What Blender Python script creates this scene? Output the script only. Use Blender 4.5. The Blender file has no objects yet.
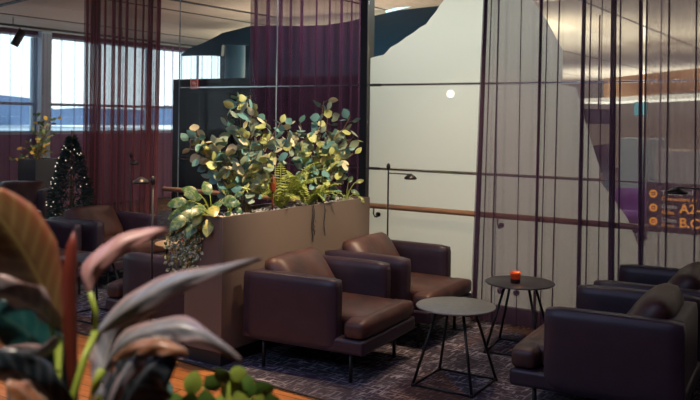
import bpy, bmesh, math, random
from mathutils import Vector, Matrix
R = math.radians
C = bpy.context.scene.collection
sc = bpy.context.scene
# ------------------------------------------------------------------ camera, world, lights, exposure
YAW, ROLL, F, EYE = R(33.3), .013, 820., 1.66
cam = bpy.data.objects.new('camera', bpy.data.cameras.new('camera')); C.objects.link(cam)
cam.data.sensor_width = 36; cam.data.lens = 36*F/700
cam.data.shift_y = -81/700
cam.location = (0, 0, EYE)
cam.rotation_euler = (Matrix.Rotation(YAW, 3, 'Z') @ Matrix.Rotation(R(90), 3, 'X') @ Matrix.Rotation(ROLL, 3, 'Z')).to_euler()
cam.data.clip_start = .05; cam.data.clip_end = 2000
cam.data.dof.use_dof = True; cam.data.dof.focus_distance = 5.3; cam.data.dof.aperture_fstop = 4.0
sc.camera = cam
w = bpy.data.worlds.new('world'); sc.world = w; w.use_nodes = True
wn = w.node_tree.nodes['Background']; wn.inputs[0].default_value = (.80, .96, 1, 1); wn.inputs[1].default_value = 2.2
sc.view_settings.view_transform = 'Standard'; sc.view_settings.look = 'None'
sc.view_settings.exposure = 0; sc.view_settings.gamma = 1
sc.cycles.transparent_max_bounces = 32; sc.cycles.max_bounces = 8
sc.cycles.sample_clamp_indirect = 4

def area(name, loc, rot, sx, sy, power, col):
    l = bpy.data.lights.new(name, 'AREA'); l.shape = 'RECTANGLE'; l.size = sx; l.size_y = sy; l.energy = power; l.color = col
    o = bpy.data.objects.new(name, l); C.objects.link(o); o.location = loc; o.rotation_euler = rot; return o
def spot(name, loc, tgt, power, col, ang=50, blend=.5, rad=.05):
    l = bpy.data.lights.new(name, 'SPOT'); l.energy = power; l.color = col; l.spot_size = R(ang); l.spot_blend = blend; l.shadow_soft_size = rad
    o = bpy.data.objects.new(name, l); C.objects.link(o); o.location = loc
    o.rotation_euler = (Vector(tgt)-Vector(loc)).to_track_quat('-Z', 'Y').to_euler(); return o
WARM = (1, .62, .36); COOL = (.55, .62, 1); PURP = (.75, .45, 1)
# fill lights added for the hall beyond the glass
area('hall_fill', (-2.9, 7.6, 3.05), (0, 0, 0), 3.0, 1.6, 54, (.98, 1, .90))
area('hall_fill', (.8, 7.9, 3.05), (0, 0, 0), 3.0, 1.6, 50, (1, .86, .74))
area('hall_fill_low', (-3.0, 9.0, .55), (R(90), 0, 0), 3.4, .9, 24, (.78, 1, .95))
area('hall_ceiling_fill', (-1.5, 15, 1.6), (R(180), 0, 0), 9, 4, 560, (1, .98, .80))  # upward fills added to brighten the hall ceiling
area('hall_ceiling_fill', (-4, 25, 1.6), (R(180), 0, 0), 12, 5, 1000, (1, .98, .84))
area('hall_ceiling_fill', (-6.5, 11.9, 2.3), (R(180), 0, 0), 6, 1.8, 290, (1, .92, .70))
area('hall_ceiling_fill', (-6.2, 8.75, 2.1), (R(180), 0, 0), 3.2, .5, 30, (1, .82, .64))
area('hall_fill', (-5.1, 6.62, 3.06), (R(12), 0, 0), 1.8, .2, 20, (1, .78, 1))  # added fill to make the purple curtain glow
spot('hall_downlight', (-6.9, 7.6, 3.05), (-7.0, 6.2, 1.0), 90, (1, .62, .45), 70, .8)
area('lounge_ceiling_fill', (-9.8, 8.6, 2.1), (R(180), 0, 0), 3, 4, 8, (1, .76, .70))  # added upward fill that lifts the left ceiling, no fixture
# soft fill lights added to the lounge, and its warm downlights out of frame
area('lounge_fill', (-1.8, 2.4, 3.05), (R(-15), 0, 0), 3.6, 1.4, 34, (.66, .56, 1))
area('lounge_fill', (-3.6, -.2, 2.9), (R(55), 0, R(8)), 3.0, 1.0, 60, (.50, .68, 1))  # unseen cool fill added for faces turned to the camera
area('lounge_fill', (-7.5, 4.2, 3.05), (0, 0, 0), 3.0, 2.0, 12, (.70, .60, 1))
spot('downlight', (-2.7, 4.75, 3.05), (-3.2, 4.7, .3), 165, WARM, 36, .8)
spot('downlight', (-2.7, 5.6, 3.05), (-3.2, 5.6, .3), 150, WARM, 34, .8)
spot('downlight', (-1.9, 4.4, 3.05), (-3.85, 4.95, 1.15), 440, (1, .84, .62), 44, .8)
spot('downlight', (-2.2, 5.2, 3.05), (-2.35, 5.0, 0), 90, (1, .75, .55), 50, .8)
spot('downlight', (-2.4, 4.6, 3.05), (-3.0, 6.2, .9), 130, (1, .74, .50), 56, .9)
spot('downlight', (-3.9, 4.02, 3.05), (-3.9, 3.3, 0), 400, (1, .66, .36), 60, .8)
spot('downlight', (-1.0, .5, 3.05), (-1.35, 1.15, 1.1), 190, (1, .86, .70), 50, .8)
spot('downlight', (-5.1, 5.6, 3.05), (-5.6, 6.35, .9), 260, (1, .72, .50), 64, .8)
spot('downlight', (-5.6, 5.5, 3.05), (-5.4, 5.5, .5), 60, WARM, 24, .8)
spot('downlight', (-9.9, 6.9, 3.0), (-10.7, 7.8, 1.4), 120, (1, .78, .40), 30, .8)

# ------------------------------------------------------------------ helpers
def at(u, v, d):
    "room point seen at photo pixel (u, v) of the 700x400 frame and depth d"
    a, b = u-350, v-119
    cx = (math.cos(ROLL)*a+math.sin(ROLL)*b)/F*d; up = -(-math.sin(ROLL)*a+math.cos(ROLL)*b)/F*d
    return Vector((math.cos(YAW)*cx-math.sin(YAW)*d, math.sin(YAW)*cx+math.cos(YAW)*d, EYE+up))
def atY(u, v, Y):
    p = at(u, v, 1); k = Y/p.y; return Vector((p.x*k, Y, EYE+(p.z-EYE)*k))
def tag(o, label=None, cat=None, group=None, kind=None):
    for k, x in (('label', label), ('category', cat), ('group', group), ('kind', kind)):
        if x: o[k] = x
    return o
def empty(name, loc=(0, 0, 0), rz=0):
    o = bpy.data.objects.new(name, None); C.objects.link(o); o.location = loc; o.rotation_euler = (0, 0, rz); o.empty_display_size = .1
    return o
def kids(o): return [x for x in C.objects if x.parent is o]
def copy_tree(o, parent=None):
    c = o.copy(); C.objects.link(c); c.parent = parent
    for ch in kids(o): copy_tree(ch, c)
    return c
class MB:
    def __init__(s): s.bm = bmesh.new(); s.uv = s.bm.loops.layers.uv.new('UVMap'); s.mi = 0
    def face(s, vs, uvs=None):
        try: f = s.bm.faces.new(vs)
        except ValueError: return
        f.material_index = s.mi; f.smooth = True
        if uvs:
            for l, t in zip(f.loops, uvs): l[s.uv].uv = t
    def box(s, c, d, bev=0, seg=2, rot=None):
        r = bmesh.ops.create_cube(s.bm, size=1); vs = r['verts']
        m = Matrix.Translation(c) @ (rot.to_4x4() if rot else Matrix()) @ Matrix.Diagonal((*d, 1))
        bmesh.ops.transform(s.bm, matrix=m, verts=vs)
        fs = list({f for v in vs for f in v.link_faces})
        for f in fs: f.material_index = s.mi
        if bev:
            es = list({e for v in vs for e in v.link_edges})
            res = bmesh.ops.bevel(s.bm, geom=es, offset=bev, segments=seg, affect='EDGES', profile=.6)
            for f in res['faces']: f.smooth = True; f.material_index = s.mi
        return s
    def tube(s, pts, r, n=8, cap=True):
        pts = [Vector(p) for p in pts]; rs = r if isinstance(r, (list, tuple)) else [r]*len(pts); rings = []
        ref = Vector((0, 0, 1))
        for i, p in enumerate(pts):
            t = (pts[min(i+1, len(pts)-1)]-pts[max(i-1, 0)]).normalized()
            a = t.cross(ref if abs(t.dot(ref)) < .95 else Vector((1, 0, 0))).normalized(); b = t.cross(a)
            rings.append([s.bm.verts.new(p+(a*math.cos(k*2*math.pi/n)+b*math.sin(k*2*math.pi/n))*rs[i]) for k in range(n)])
        for A, B in zip(rings, rings[1:]):
            for k in range(n): s.face([A[k], A[(k+1) % n], B[(k+1) % n], B[k]])
        if cap: s.face(rings[0][::-1]); s.face(rings[-1])
        return s
    def lathe(s, prof, c=(0, 0, 0), n=32):
        rings = [[s.bm.verts.new((c[0]+r*math.cos(k*2*math.pi/n), c[1]+r*math.sin(k*2*math.pi/n), c[2]+z)) for k in range(n)] for r, z in prof]
        for A, B in zip(rings, rings[1:]):
            for k in range(n): s.face([A[k], A[(k+1) % n], B[(k+1) % n], B[k]])
        s.face(rings[0][::-1]); s.face(rings[-1]); return s
    def blade(s, c, ax, side, L, W, cup=.15, n=4):
        "an oval leaf: from c along ax, width along side"
        nrm = ax.cross(side).normalized(); rows = []
        for i in range(n+1):
            t = i/n; wd = W*.5*math.sin(math.pi*min(1, .06+t*.94))**.7 if 0 < i < n else W*.04
            mid = c+ax*L*t+nrm*(-cup*L*math.sin(math.pi*t)*.6)
            rows.append([s.bm.verts.new(mid-side*wd+nrm*wd*.25), s.bm.verts.new(mid), s.bm.verts.new(mid+side*wd+nrm*wd*.25)])
        for i, (A, B) in enumerate(zip(rows, rows[1:])):
            for k in (0, 1): s.face([A[k], A[k+1], B[k+1], B[k]], [(k/2, i/n), ((k+1)/2, i/n), ((k+1)/2, (i+1)/n), (k/2, (i+1)/n)])
    def build(s, name, mat, parent=None, recalc=True, flat=False):
        if recalc: bmesh.ops.recalc_face_normals(s.bm, faces=s.bm.faces)
        me = bpy.data.meshes.new(name); s.bm.to_mesh(me); s.bm.free()
        for m in (mat if isinstance(mat, (list, tuple)) else [mat]): me.materials.append(m)
        if flat:
            for p in me.polygons: p.use_smooth = False
        o = bpy.data.objects.new(name, me); C.objects.link(o); o.parent = parent; return o
def struct(o): o['kind'] = 'structure'; return o

# ------------------------------------------------------------------ materials
def mat(name, col=(.5, .5, .5), rough=.5, metal=0, spec=.5, emit=None, es=1, col2=None, scale=20, bump=0, stretch=(1, 1, 1), sheen=0, coat=0):
    m = bpy.data.materials.new(name); m.use_nodes = True; n, l = m.node_tree.nodes, m.node_tree.links; b = n['Principled BSDF']
    b.inputs['Base Color'].default_value = (*col, 1); b.inputs['Roughness'].default_value = rough; b.inputs['Metallic'].default_value = metal
    b.inputs['Specular IOR Level'].default_value = spec; b.inputs['Coat Weight'].default_value = coat
    if emit: b.inputs['Emission Color'].default_value = (*emit, 1); b.inputs['Emission Strength'].default_value = es
    if col2 or bump:
        tc = n.new('ShaderNodeTexCoord'); mp = n.new('ShaderNodeMapping'); mp.inputs['Scale'].default_value = stretch
        no = n.new('ShaderNodeTexNoise'); no.inputs['Scale'].default_value = scale; no.inputs['Detail'].default_value = 6
        l.new(tc.outputs['Object'], mp.inputs[0]); l.new(mp.outputs[0], no.inputs['Vector'])
        if col2:
            r = n.new('ShaderNodeValToRGB'); r.color_ramp.elements[0].color = (*col, 1); r.color_ramp.elements[1].color = (*col2, 1)
            r.color_ramp.elements[0].position = .38; r.color_ramp.elements[1].position = .66
            l.new(no.outputs['Fac'], r.inputs[0]); l.new(r.outputs[0], b.inputs['Base Color'])
        if bump:
            bp = n.new('ShaderNodeBump'); bp.inputs['Strength'].default_value = bump; bp.inputs['Distance'].default_value = .004
            l.new(no.outputs['Fac'], bp.inputs['Height']); l.new(bp.outputs[0], b.inputs['Normal'])
    return m
def sheer(name, col, lo, hi, power=1.5, trans=.5):
    "open-weave voile: the flatter the eye meets the weave, the denser it looks"
    m = bpy.data.materials.new(name); m.use_nodes = True; n, l = m.node_tree.nodes, m.node_tree.links; n.clear()
    out = n.new('ShaderNodeOutputMaterial'); mx = n.new('ShaderNodeMixShader'); tr = n.new('ShaderNodeBsdfTransparent')
    df = n.new('ShaderNodeBsdfDiffuse'); tl = n.new('ShaderNodeBsdfTranslucent'); m2 = n.new('ShaderNodeMixShader')
    df.inputs[0].default_value = (*col, 1); tl.inputs[0].default_value = (*col, 1); m2.inputs[0].default_value = trans
    lw = n.new('ShaderNodeLayerWeight'); lw.inputs[0].default_value = .5
    pw = n.new('ShaderNodeMath'); pw.operation = 'POWER'; pw.inputs[1].default_value = power
    mr = n.new('ShaderNodeMapRange'); mr.inputs['To Min'].default_value = lo; mr.inputs['To Max'].default_value = hi
    l.new(lw.outputs['Facing'], pw.inputs[0]); l.new(pw.outputs[0], mr.inputs['Value'])
    l.new(df.outputs[0], m2.inputs[1]); l.new(tl.outputs[0], m2.inputs[2])
    l.new(mr.outputs[0], mx.inputs[0]); l.new(tr.outputs[0], mx.inputs[1]); l.new(m2.outputs[0], mx.inputs[2]); l.new(mx.outputs[0], out.inputs[0])
    return m
def glass(name, tint=(1, 1, 1), ior=1.3, rough=0.0):
    m = bpy.data.materials.new(name); m.use_nodes = True; n, l = m.node_tree.nodes, m.node_tree.links; n.clear()
    out = n.new('ShaderNodeOutputMaterial'); mx = n.new('ShaderNodeMixShader'); tr = n.new('ShaderNodeBsdfTransparent'); gl = n.new('ShaderNodeBsdfGlossy')
    fr = n.new('ShaderNodeFresnel'); fr.inputs[0].default_value = ior; gl.inputs['Roughness'].default_value = rough
    tr.inputs[0].default_value = (*tint, 1)
    l.new(fr.outputs[0], mx.inputs[0]); l.new(tr.outputs[0], mx.inputs[1]); l.new(gl.outputs[0], mx.inputs[2]); l.new(mx.outputs[0], out.inputs[0]); return m
def film(name):
    m = bpy.data.materials.new(name); m.use_nodes = True; n, l = m.node_tree.nodes, m.node_tree.links; n.clear()
    out = n.new('ShaderNodeOutputMaterial'); mx = n.new('ShaderNodeMixShader'); df = n.new('ShaderNodeBsdfDiffuse'); tl = n.new('ShaderNodeBsdfTranslucent')
    df.inputs[0].default_value = (.82, .84, .78, 1); tl.inputs[0].default_value = (.92, .93, .86, 1); mx.inputs[0].default_value = .65
    l.new(df.outputs[0], mx.inputs[1]); l.new(tl.outputs[0], mx.inputs[2]); l.new(mx.outputs[0], out.inputs[0]); return m
def wood_mat(name, c1, c2, scale, plank=None, rough=.35):
    m = mat(name, c1, rough); n, l = m.node_tree.nodes, m.node_tree.links; b = n['Principled BSDF']
    tc = n.new('ShaderNodeTexCoord'); mp = n.new('ShaderNodeMapping'); mp.inputs['Scale'].default_value = scale
    no = n.new('ShaderNodeTexNoise'); no.inputs['Scale'].default_value = 4; no.inputs['Detail'].default_value = 8; no.inputs['Distortion'].default_value = .6
    r = n.new('ShaderNodeValToRGB'); r.color_ramp.elements[0].color = (*c1, 1); r.color_ramp.elements[1].color = (*c2, 1)
    r.color_ramp.elements[0].position = .3; r.color_ramp.elements[1].position = .7
    l.new(tc.outputs['Object'], mp.inputs[0]); l.new(mp.outputs[0], no.inputs['Vector']); l.new(no.outputs['Fac'], r.inputs[0])
    if plank:
        br = n.new('ShaderNodeTexBrick'); br.inputs['Scale'].default_value = 1; br.inputs['Brick Width'].default_value = plank[0]; br.inputs['Row Height'].default_value = plank[1]
        br.inputs['Mortar Size'].default_value = plank[2]; br.inputs['Color1'].default_value = (1, 1, 1, 1); br.inputs['Color2'].default_value = (.72, .70, .68, 1); br.inputs['Mortar'].default_value = (.06, .04, .03, 1)
        l.new(tc.outputs['Object'], br.inputs['Vector'])
        mu = n.new('ShaderNodeMixRGB'); mu.blend_type = 'MULTIPLY'; mu.inputs[0].default_value = 1
        l.new(r.outputs[0], mu.inputs[1]); l.new(br.outputs['Color'], mu.inputs[2]); l.new(mu.outputs[0], b.inputs['Base Color'])
    else: l.new(r.outputs[0], b.inputs['Base Color'])
    return m
def carpet_mat():
    m = mat('carpet_weave', (.1, .1, .1), .95, spec=.1); n, l = m.node_tree.nodes, m.node_tree.links; b = n['Principled BSDF']
    tc = n.new('ShaderNodeTexCoord')
    def noise(sc_, s, det=3, lo=.45, hi=.62):
        mp = n.new('ShaderNodeMapping'); mp.inputs['Scale'].default_value = sc_; no = n.new('ShaderNodeTexNoise'); no.inputs['Scale'].default_value = s; no.inputs['Detail'].default_value = det
        r = n.new('ShaderNodeMapRange'); r.inputs['From Min'].default_value = lo; r.inputs['From Max'].default_value = hi
        l.new(tc.outputs['Object'], mp.inputs[0]); l.new(mp.outputs[0], no.inputs['Vector']); l.new(no.outputs['Fac'], r.inputs['Value']); return r.outputs[0]
    a = noise((1, 6, 1), 9, 2, .54, .66); c = noise((6, 1, 1), 9, 2, .54, .66); big = noise((1, 1, 1), 3.0, 2, .42, .58)
    mx = n.new('ShaderNodeMath'); mx.operation = 'MAXIMUM'; l.new(a, mx.inputs[0]); l.new(c, mx.inputs[1])
    mm = n.new('ShaderNodeMath'); mm.operation = 'MULTIPLY'; l.new(mx.outputs[0], mm.inputs[0])
    ad = n.new('ShaderNodeMath'); ad.operation = 'MULTIPLY_ADD'; l.new(big, ad.inputs[0]); ad.inputs[1].default_value = .6; ad.inputs[2].default_value = .35
    l.new(ad.outputs[0], mm.inputs[1])
    vo = n.new('ShaderNodeTexVoronoi'); vo.distance = 'CHEBYCHEV'; vo.inputs['Scale'].default_value = .85; l.new(tc.outputs['Object'], vo.inputs['Vector'])
    sp = n.new('ShaderNodeSeparateColor'); l.new(vo.outputs['Color'], sp.inputs[0])
    sxyz = n.new('ShaderNodeSeparateXYZ'); l.new(tc.outputs['Object'], sxyz.inputs[0]); sn = n.new('ShaderNodeMath'); sn.operation = 'MULTIPLY_ADD'; sn.inputs[1].default_value = 3.14/1.5; sn.inputs[2].default_value = 3.14*(2.72/1.5); l.new(sxyz.outputs[0], sn.inputs[0])
    si = n.new('ShaderNodeMath'); si.operation = 'SINE'; l.new(sn.outputs[0], si.inputs[0]); sv = n.new('ShaderNodeMath'); sv.operation = 'MULTIPLY_ADD'; sv.inputs[1].default_value = .35; l.new(sp.outputs[0], sv.inputs[2]); l.new(si.outputs[0], sv.inputs[0])
    gt = n.new('ShaderNodeMapRange'); gt.inputs['From Min'].default_value = .45; gt.inputs['From Max'].default_value = .6; l.new(sv.outputs[0], gt.inputs['Value'])
    bases = n.new('ShaderNodeMixRGB'); bases.inputs[1].default_value = (.052, .046, .064, 1); bases.inputs[2].default_value = (.10, .055, .045, 1); l.new(gt.outputs[0], bases.inputs[0])
    th = n.new('ShaderNodeMixRGB'); th.inputs[1].default_value = (.36, .35, .42, 1); th.inputs[2].default_value = (.46, .30, .22, 1); l.new(gt.outputs[0], th.inputs[0])
    f = n.new('ShaderNodeMixRGB'); l.new(mm.outputs[0], f.inputs[0]); l.new(bases.outputs[0], f.inputs[1]); l.new(th.outputs[0], f.inputs[2]); l.new(f.outputs[0], b.inputs['Base Color'])
    return m
def leaf_mat(name, base, edge, vein, rough=.35, trans=.0, freq=26, spots=None):
    "leaf with midrib and side veins from its UVs (x across, y along)"
    m = mat(name, base, rough); n, l = m.node_tree.nodes, m.node_tree.links; b = n['Principled BSDF']
    uv = n.new('ShaderNodeUVMap'); sx = n.new('ShaderNodeSeparateXYZ'); l.new(uv.outputs[0], sx.inputs[0])
    def mth(op, a, bb=None, cl=False):
        q = n.new('ShaderNodeMath'); q.operation = op; q.use_clamp = cl
        for i, x in enumerate((a, bb)):
            if x is None: continue
            if isinstance(x, (int, float)): q.inputs[i].default_value = x
            else: l.new(x, q.inputs[i])
        return q.outputs[0]
    ac = mth('ABSOLUTE', mth('SUBTRACT', sx.outputs[0], .5))          # 0 mid .. .5 edge
    mid = mth('SUBTRACT', 1, mth('MULTIPLY', ac, 22), True)
    ph = mth('SINE', mth('MULTIPLY', mth('SUBTRACT', sx.outputs[1], mth('MULTIPLY', ac, .35)), freq*3.14))
    vn = mth('MULTIPLY', mth('POWER', mth('ABSOLUTE', ph), 7), .35)
    fac = mth('MAXIMUM', mid, vn)
    eg = n.new('ShaderNodeMapRange'); eg.inputs['From Min'].default_value = .22; eg.inputs['From Max'].default_value = .5; l.new(ac, eg.inputs['Value'])
    no = n.new('ShaderNodeTexNoise'); no.inputs['Scale'].default_value = spots[1] if spots else 30; no.inputs['Detail'].default_value = 3
    tc = n.new('ShaderNodeTexCoord'); l.new(tc.outputs['Object'], no.inputs['Vector'])
    a = n.new('ShaderNodeMixRGB'); a.inputs[1].default_value = (*base, 1); a.inputs[2].default_value = (*edge, 1)
    l.new(mth('MULTIPLY', eg.outputs[0], mth('ADD', no.outputs['Fac'], .35), True), a.inputs[0]); last = a.outputs[0]
    if spots:
        s = n.new('ShaderNodeMixRGB'); r = n.new('ShaderNodeMapRange'); r.inputs['From Min'].default_value = .5; r.inputs['From Max'].default_value = .56; l.new(no.outputs['Fac'], r.inputs['Value'])
        l.new(r.outputs[0], s.inputs[0]); l.new(last, s.inputs[1]); s.inputs[2].default_value = (*spots[0], 1); last = s.outputs[0]
    c = n.new('ShaderNodeMixRGB'); l.new(fac, c.inputs[0]); l.new(last, c.inputs[1]); c.inputs[2].default_value = (*vein, 1)
    l.new(c.outputs[0], b.inputs['Base Color']); return m

M = dict(
 leather=mat('brown_leather', (.026, .016, .028), .42, col2=(.034, .020, .034), scale=9, bump=.15),
 cushion=mat('warm_lit_leather', (.038, .018, .018), .46, col2=(.080, .034, .027), scale=7, bump=.2),  # same brown leather, its warm lit look put into the colour
 black=mat('black_metal', (.012, .012, .013), .38),
 tabletop=mat('slate_laminate', (.20, .225, .205), .45, col2=(.24, .26, .24), scale=30),
 table_dark=mat('charcoal_laminate', (.045, .047, .055), .42),
 planter=mat('taupe_panel', (.140, .100, .078), .5, col2=(.150, .108, .085), scale=3),
 plinth=mat('dark_plinth', (.02, .018, .02), .5),
 soil=mat('soil', (.03, .02, .014), .9, col2=(.06, .04, .03), scale=60),
 gravel=mat('white_gravel', (.45, .42, .38), .8, col2=(.75, .72, .66), scale=40),
 rail=wood_mat('beech_rail', (.42, .20, .09), (.60, .32, .15), (1.5, 12, 12), rough=.4),
 walkway=wood_mat('orange_planks', (.40, .15, .045), (.62, .26, .09), (2, 14, 14), (1.8, .14, .004), .35),
 carpet=carpet_mat(),
 ceiling=wood_mat('ceiling_board', (.56, .47, .38), (.66, .57, .47), (8, 1.2, 1), (.9, 100, .0), .8),
 seam=mat('dark_slot', (.02, .018, .02), .6),
 wall=mat('plum_wall', (.06, .035, .05), .8), sill=mat('mauve_parapet', (.20, .11, .20), .7), mullion=mat('pale_blue_mullion', (.45, .60, .68), .5),
 hallwall=mat('pale_wall', (.55, .52, .50), .8),
 navy=mat('navy_lacquer', (.006, .030, .060), .30),
 darkwall=mat('black_wall', (.009, .008, .012), .5),
 column=mat('blue_column', (.07, .20, .34), .45),
 grey=mat('grey_frame', (.30, .40, .48), .5),
 steel=mat('steel', (.55, .57, .58), .2, 1),
 post=mat('dark_post', (.008, .009, .014), .4),
 skirting=mat('plum_skirting', (.028, .012, .018), .5),
 glass=glass('clear_glass', (.95, .97, .97), 1.13), wglass=glass('window_glass', (.95, .98, 1)),
 film=film('frosted_film'),
 sheer_right=sheer('mauve_voile', (.20, .115, .19), .60, 1.0, 2.2, .5),
 sheer_dense=sheer('plum_voile', (.22, .135, .19), .70, 1.0, 2.0),
 sheer_mid=sheer('purple_voile', (.125, .055, .095), .68, 1.0, 2.0),
 sheer_left=sheer('wine_voile', (.22, .085, .10), .64, .97, 1.6),
 sheer_win=sheer('pale_voile', (.30, .17, .30), .20, .95, 3.0, .25),
 wood=wood_mat('fascia_oak', (.50, .27, .13), (.62, .36, .18), (1, 6, 6)),
 oak=wood_mat('candlelit_top', (.50, .33, .16), (.62, .42, .22), (2, 9, 9)),  # candle and lamp light on the table top painted as warm wood
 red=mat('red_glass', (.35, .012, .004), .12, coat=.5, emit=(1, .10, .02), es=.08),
 flame=mat('flame', (1, .5, .1), .5, emit=(1, .55, .15), es=10),
 wax=mat('wax', (.05, .015, .01), .5),
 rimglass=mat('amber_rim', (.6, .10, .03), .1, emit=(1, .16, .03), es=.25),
 globe=mat('lamp_reflection', (1, .95, .85), .4, emit=(1, .96, .82), es=1.3),  # glow painted for a lamp reflected in the glass
 strip=mat('blue_cove_light', (.6, .9, 1), .4, emit=(.55, .85, 1), es=1.1),
 stem=mat('stem', (.16, .11, .05), .6), gstem=mat('green_stem', (.28, .36, .05), .4),
 euc1=mat('yellow_green_leaf', (.48, .50, .17), .5), euc2=mat('blue_green_leaf', (.13, .28, .25), .5), euc3=mat('pale_leaf', (.62, .56, .34), .5), euc4=mat('sage_leaf', (.30, .37, .25), .5),
 fern=mat('fern_green', (.34, .40, .07), .5, col2=(.46, .50, .12), scale=12),
 agl=leaf_mat('variegated_leaf', (.035, .10, .045), (.03, .08, .04), (.08, .16, .05), spots=((.17, .22, .10), 45)),
 agy=leaf_mat('yellow_variegated_leaf', (.34, .33, .10), (.12, .20, .06), (.30, .30, .08), spots=((.14, .20, .06), 45)),
 pothos=leaf_mat('trailing_leaf', (.10, .15, .07), (.05, .09, .04), (.30, .34, .16), spots=((.62, .62, .38), 60)),
 redleaf=mat('red_leaf', (.30, .05, .02), .5),
 conifer=mat('conifer_green', (.02, .05, .04), .7, col2=(.03, .08, .06), scale=20),
 bulb=mat('bulb', (1, .9, .75), .4, emit=(1, .88, .7), es=1.5),
 screen=mat('dark_screen', (.01, .01, .012), .2), cyan=mat('teal_screen', (.1, .4, .45), .3, emit=(.15, .5, .55), es=.6),
 purple=mat('purple_shell', (.16, .03, .24), .35), white=mat('white_counter', (.65, .65, .66), .4),
 sign=mat('sign_board', (.085, .05, .05), .4), amber=mat('amber_letters', (1, .4, .05), .5, emit=(1, .36, .05), es=1.1), pale=mat('white_letters', (.8, .8, .75), .5, emit=(1, .9, .8), es=.35),
 redsign=mat('red_sign', (.25, .02, .02), .5, emit=(.8, .10, .08), es=.12), signwhite=mat('sign_white', (.5, .25, .2), .5, emit=(1, .5, .4), es=.12),
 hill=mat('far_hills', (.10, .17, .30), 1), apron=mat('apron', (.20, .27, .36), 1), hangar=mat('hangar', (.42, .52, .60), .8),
)

# ------------------------------------------------------------------ setting
GY = 6.36
def plate(name, m, c, d, **k): return struct(MB().box(c, d, **k).build(name, m))
plate('floor', M['walkway'], (-4.5, 14, -.06), (17, 34, .1))
# carpet: its near edge runs slightly askew of the planks
b = MB(); vs = [(-12.9, 4.62), (-2.5, 3.96), (3.9, 3.55), (3.9, 30.5), (-12.9, 30.5)]
top = [b.bm.verts.new((x, y, .002)) for x, y in vs]; bot = [b.bm.verts.new((x, y, -.01)) for x, y in vs]
b.face(top); b.face(bot[::-1])
for i in range(len(vs)): j = (i+1) % len(vs); b.face([bot[i], bot[j], top[j], top[i]])
struct(b.build('floor_carpet', M['carpet'], flat=True))
b = MB()
e0, e1 = Vector((-12.9, 4.60, .003)), Vector((3.9, 3.545, .003))
b.tube([e0, e1], .008, 4); struct(b.build('trim_1', M['seam']))
ce = plate('ceiling', M['ceiling'], (-4.5, 14, 3.17), (17, 34, .1))
b = MB()
for x in (-10.7, -8.2, -5.6, -3.1, -.6, 1.9): b.box((x, 14, 3.118), (.035, 33, .012))
def on_ceiling(u, v):
    q = at(u, v, 1); k = (3.112-EYE)/(q.z-EYE); return Vector((q.x*k, q.y*k, 3.112))
for (u0, v0), (u1, v1) in (((160, -2), (275, 17.5)), ((-40, 16), (26, -.5))):
    a, c = on_ceiling(u0, v0), on_ceiling(u1, v1); d = (c-a).normalized(); sd = Vector((-d.y, d.x, 0))*.045
    vs = [b.bm.verts.new(p+Vector((0, 0, dz))) for dz in (0, .012) for p in (a-sd, a+sd, c+sd, c-sd)]
    b.face(vs[:4]); b.face(vs[4:][::-1])
    for i in range(4): j = (i+1) % 4; b.face([vs[i], vs[j], vs[4+j], vs[4+i]])
struct(b.build('trim_2', M['seam'], flat=True))
plate('wall_right', M['hallwall'], (4, 18.7, 1.56), (.1, 24.6, 3.12))
plate('wall_right_lounge', M['wall'], (4, 1.7, 1.56), (.1, 9.4, 3.12))
plate('wall_back', M['wall'], (-4.5, -3, 1.56), (17, .1, 3.12))
plate('wall_far', M['hallwall'], (-4.5, 31, 1.56), (17, .1, 3.12))
plate('wall_left_hall', M['hallwall'], (-12.5, 24.5, 1.56), (.14, 13, 3.12))
# window wall on the left, running away from the camera
plate('wall_left', M['sill'], (-12.5, 7.5, .66), (.14, 21, 1.32))
plate('wall_left_head', M['wall'], (-12.5, 7.5, 3.085), (.14, 21, .07))
wy = [-3, -.5, 2, 4.2, 6.2, 8.95, 11.6, 14.2, 17.95]
for i, (a, c) in enumerate(zip(wy, wy[1:])):
    t = struct(empty('window_%d' % (i+1), (-12.5, (a+c)/2, 1.32)))
    L = c-a; q = MB()
    q.box((0, 0, .03), (.10, L, .06)); q.box((0, 0, 1.715), (.10, L, .03)); q.box((0, 0, .53), (.08, L, .05))
    for s in (-1, 1): q.box((0, s*(L/2-.03), .84), (.10, .04, 1.7))
    q.box((0, .1, .84), (.05, .03, 1.7))
    q.build('window_frame', M['grey'], t); MB().box((.0, 0, .87), (.01, L-.1, 1.66)).build('pane', M['wglass'], t)
plate('trim_3', M['mullion'], (-12.28, 9.0, 1.56), (.10, .20, 3.1))
# outside: apron, hills, hangars
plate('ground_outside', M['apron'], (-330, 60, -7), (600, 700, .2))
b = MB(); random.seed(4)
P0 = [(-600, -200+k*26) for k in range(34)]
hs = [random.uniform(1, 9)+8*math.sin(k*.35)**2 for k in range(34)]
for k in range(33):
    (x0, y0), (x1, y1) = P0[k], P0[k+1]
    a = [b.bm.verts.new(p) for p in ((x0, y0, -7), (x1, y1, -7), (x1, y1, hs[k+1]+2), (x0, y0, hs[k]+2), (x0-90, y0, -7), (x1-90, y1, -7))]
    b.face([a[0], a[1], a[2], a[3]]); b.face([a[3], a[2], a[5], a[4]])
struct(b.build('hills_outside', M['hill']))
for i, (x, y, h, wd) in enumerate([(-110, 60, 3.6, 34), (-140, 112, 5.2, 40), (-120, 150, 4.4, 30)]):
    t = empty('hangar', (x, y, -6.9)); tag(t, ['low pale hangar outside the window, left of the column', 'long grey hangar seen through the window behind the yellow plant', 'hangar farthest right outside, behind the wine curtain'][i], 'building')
    MB().box((0, 0, h/2), (20, wd, h)).build('wall', M['hangar'], t); MB().box((0, 0, h+.25), (21, wd+1, .5)).build('roof', M['grey'], t)

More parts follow.
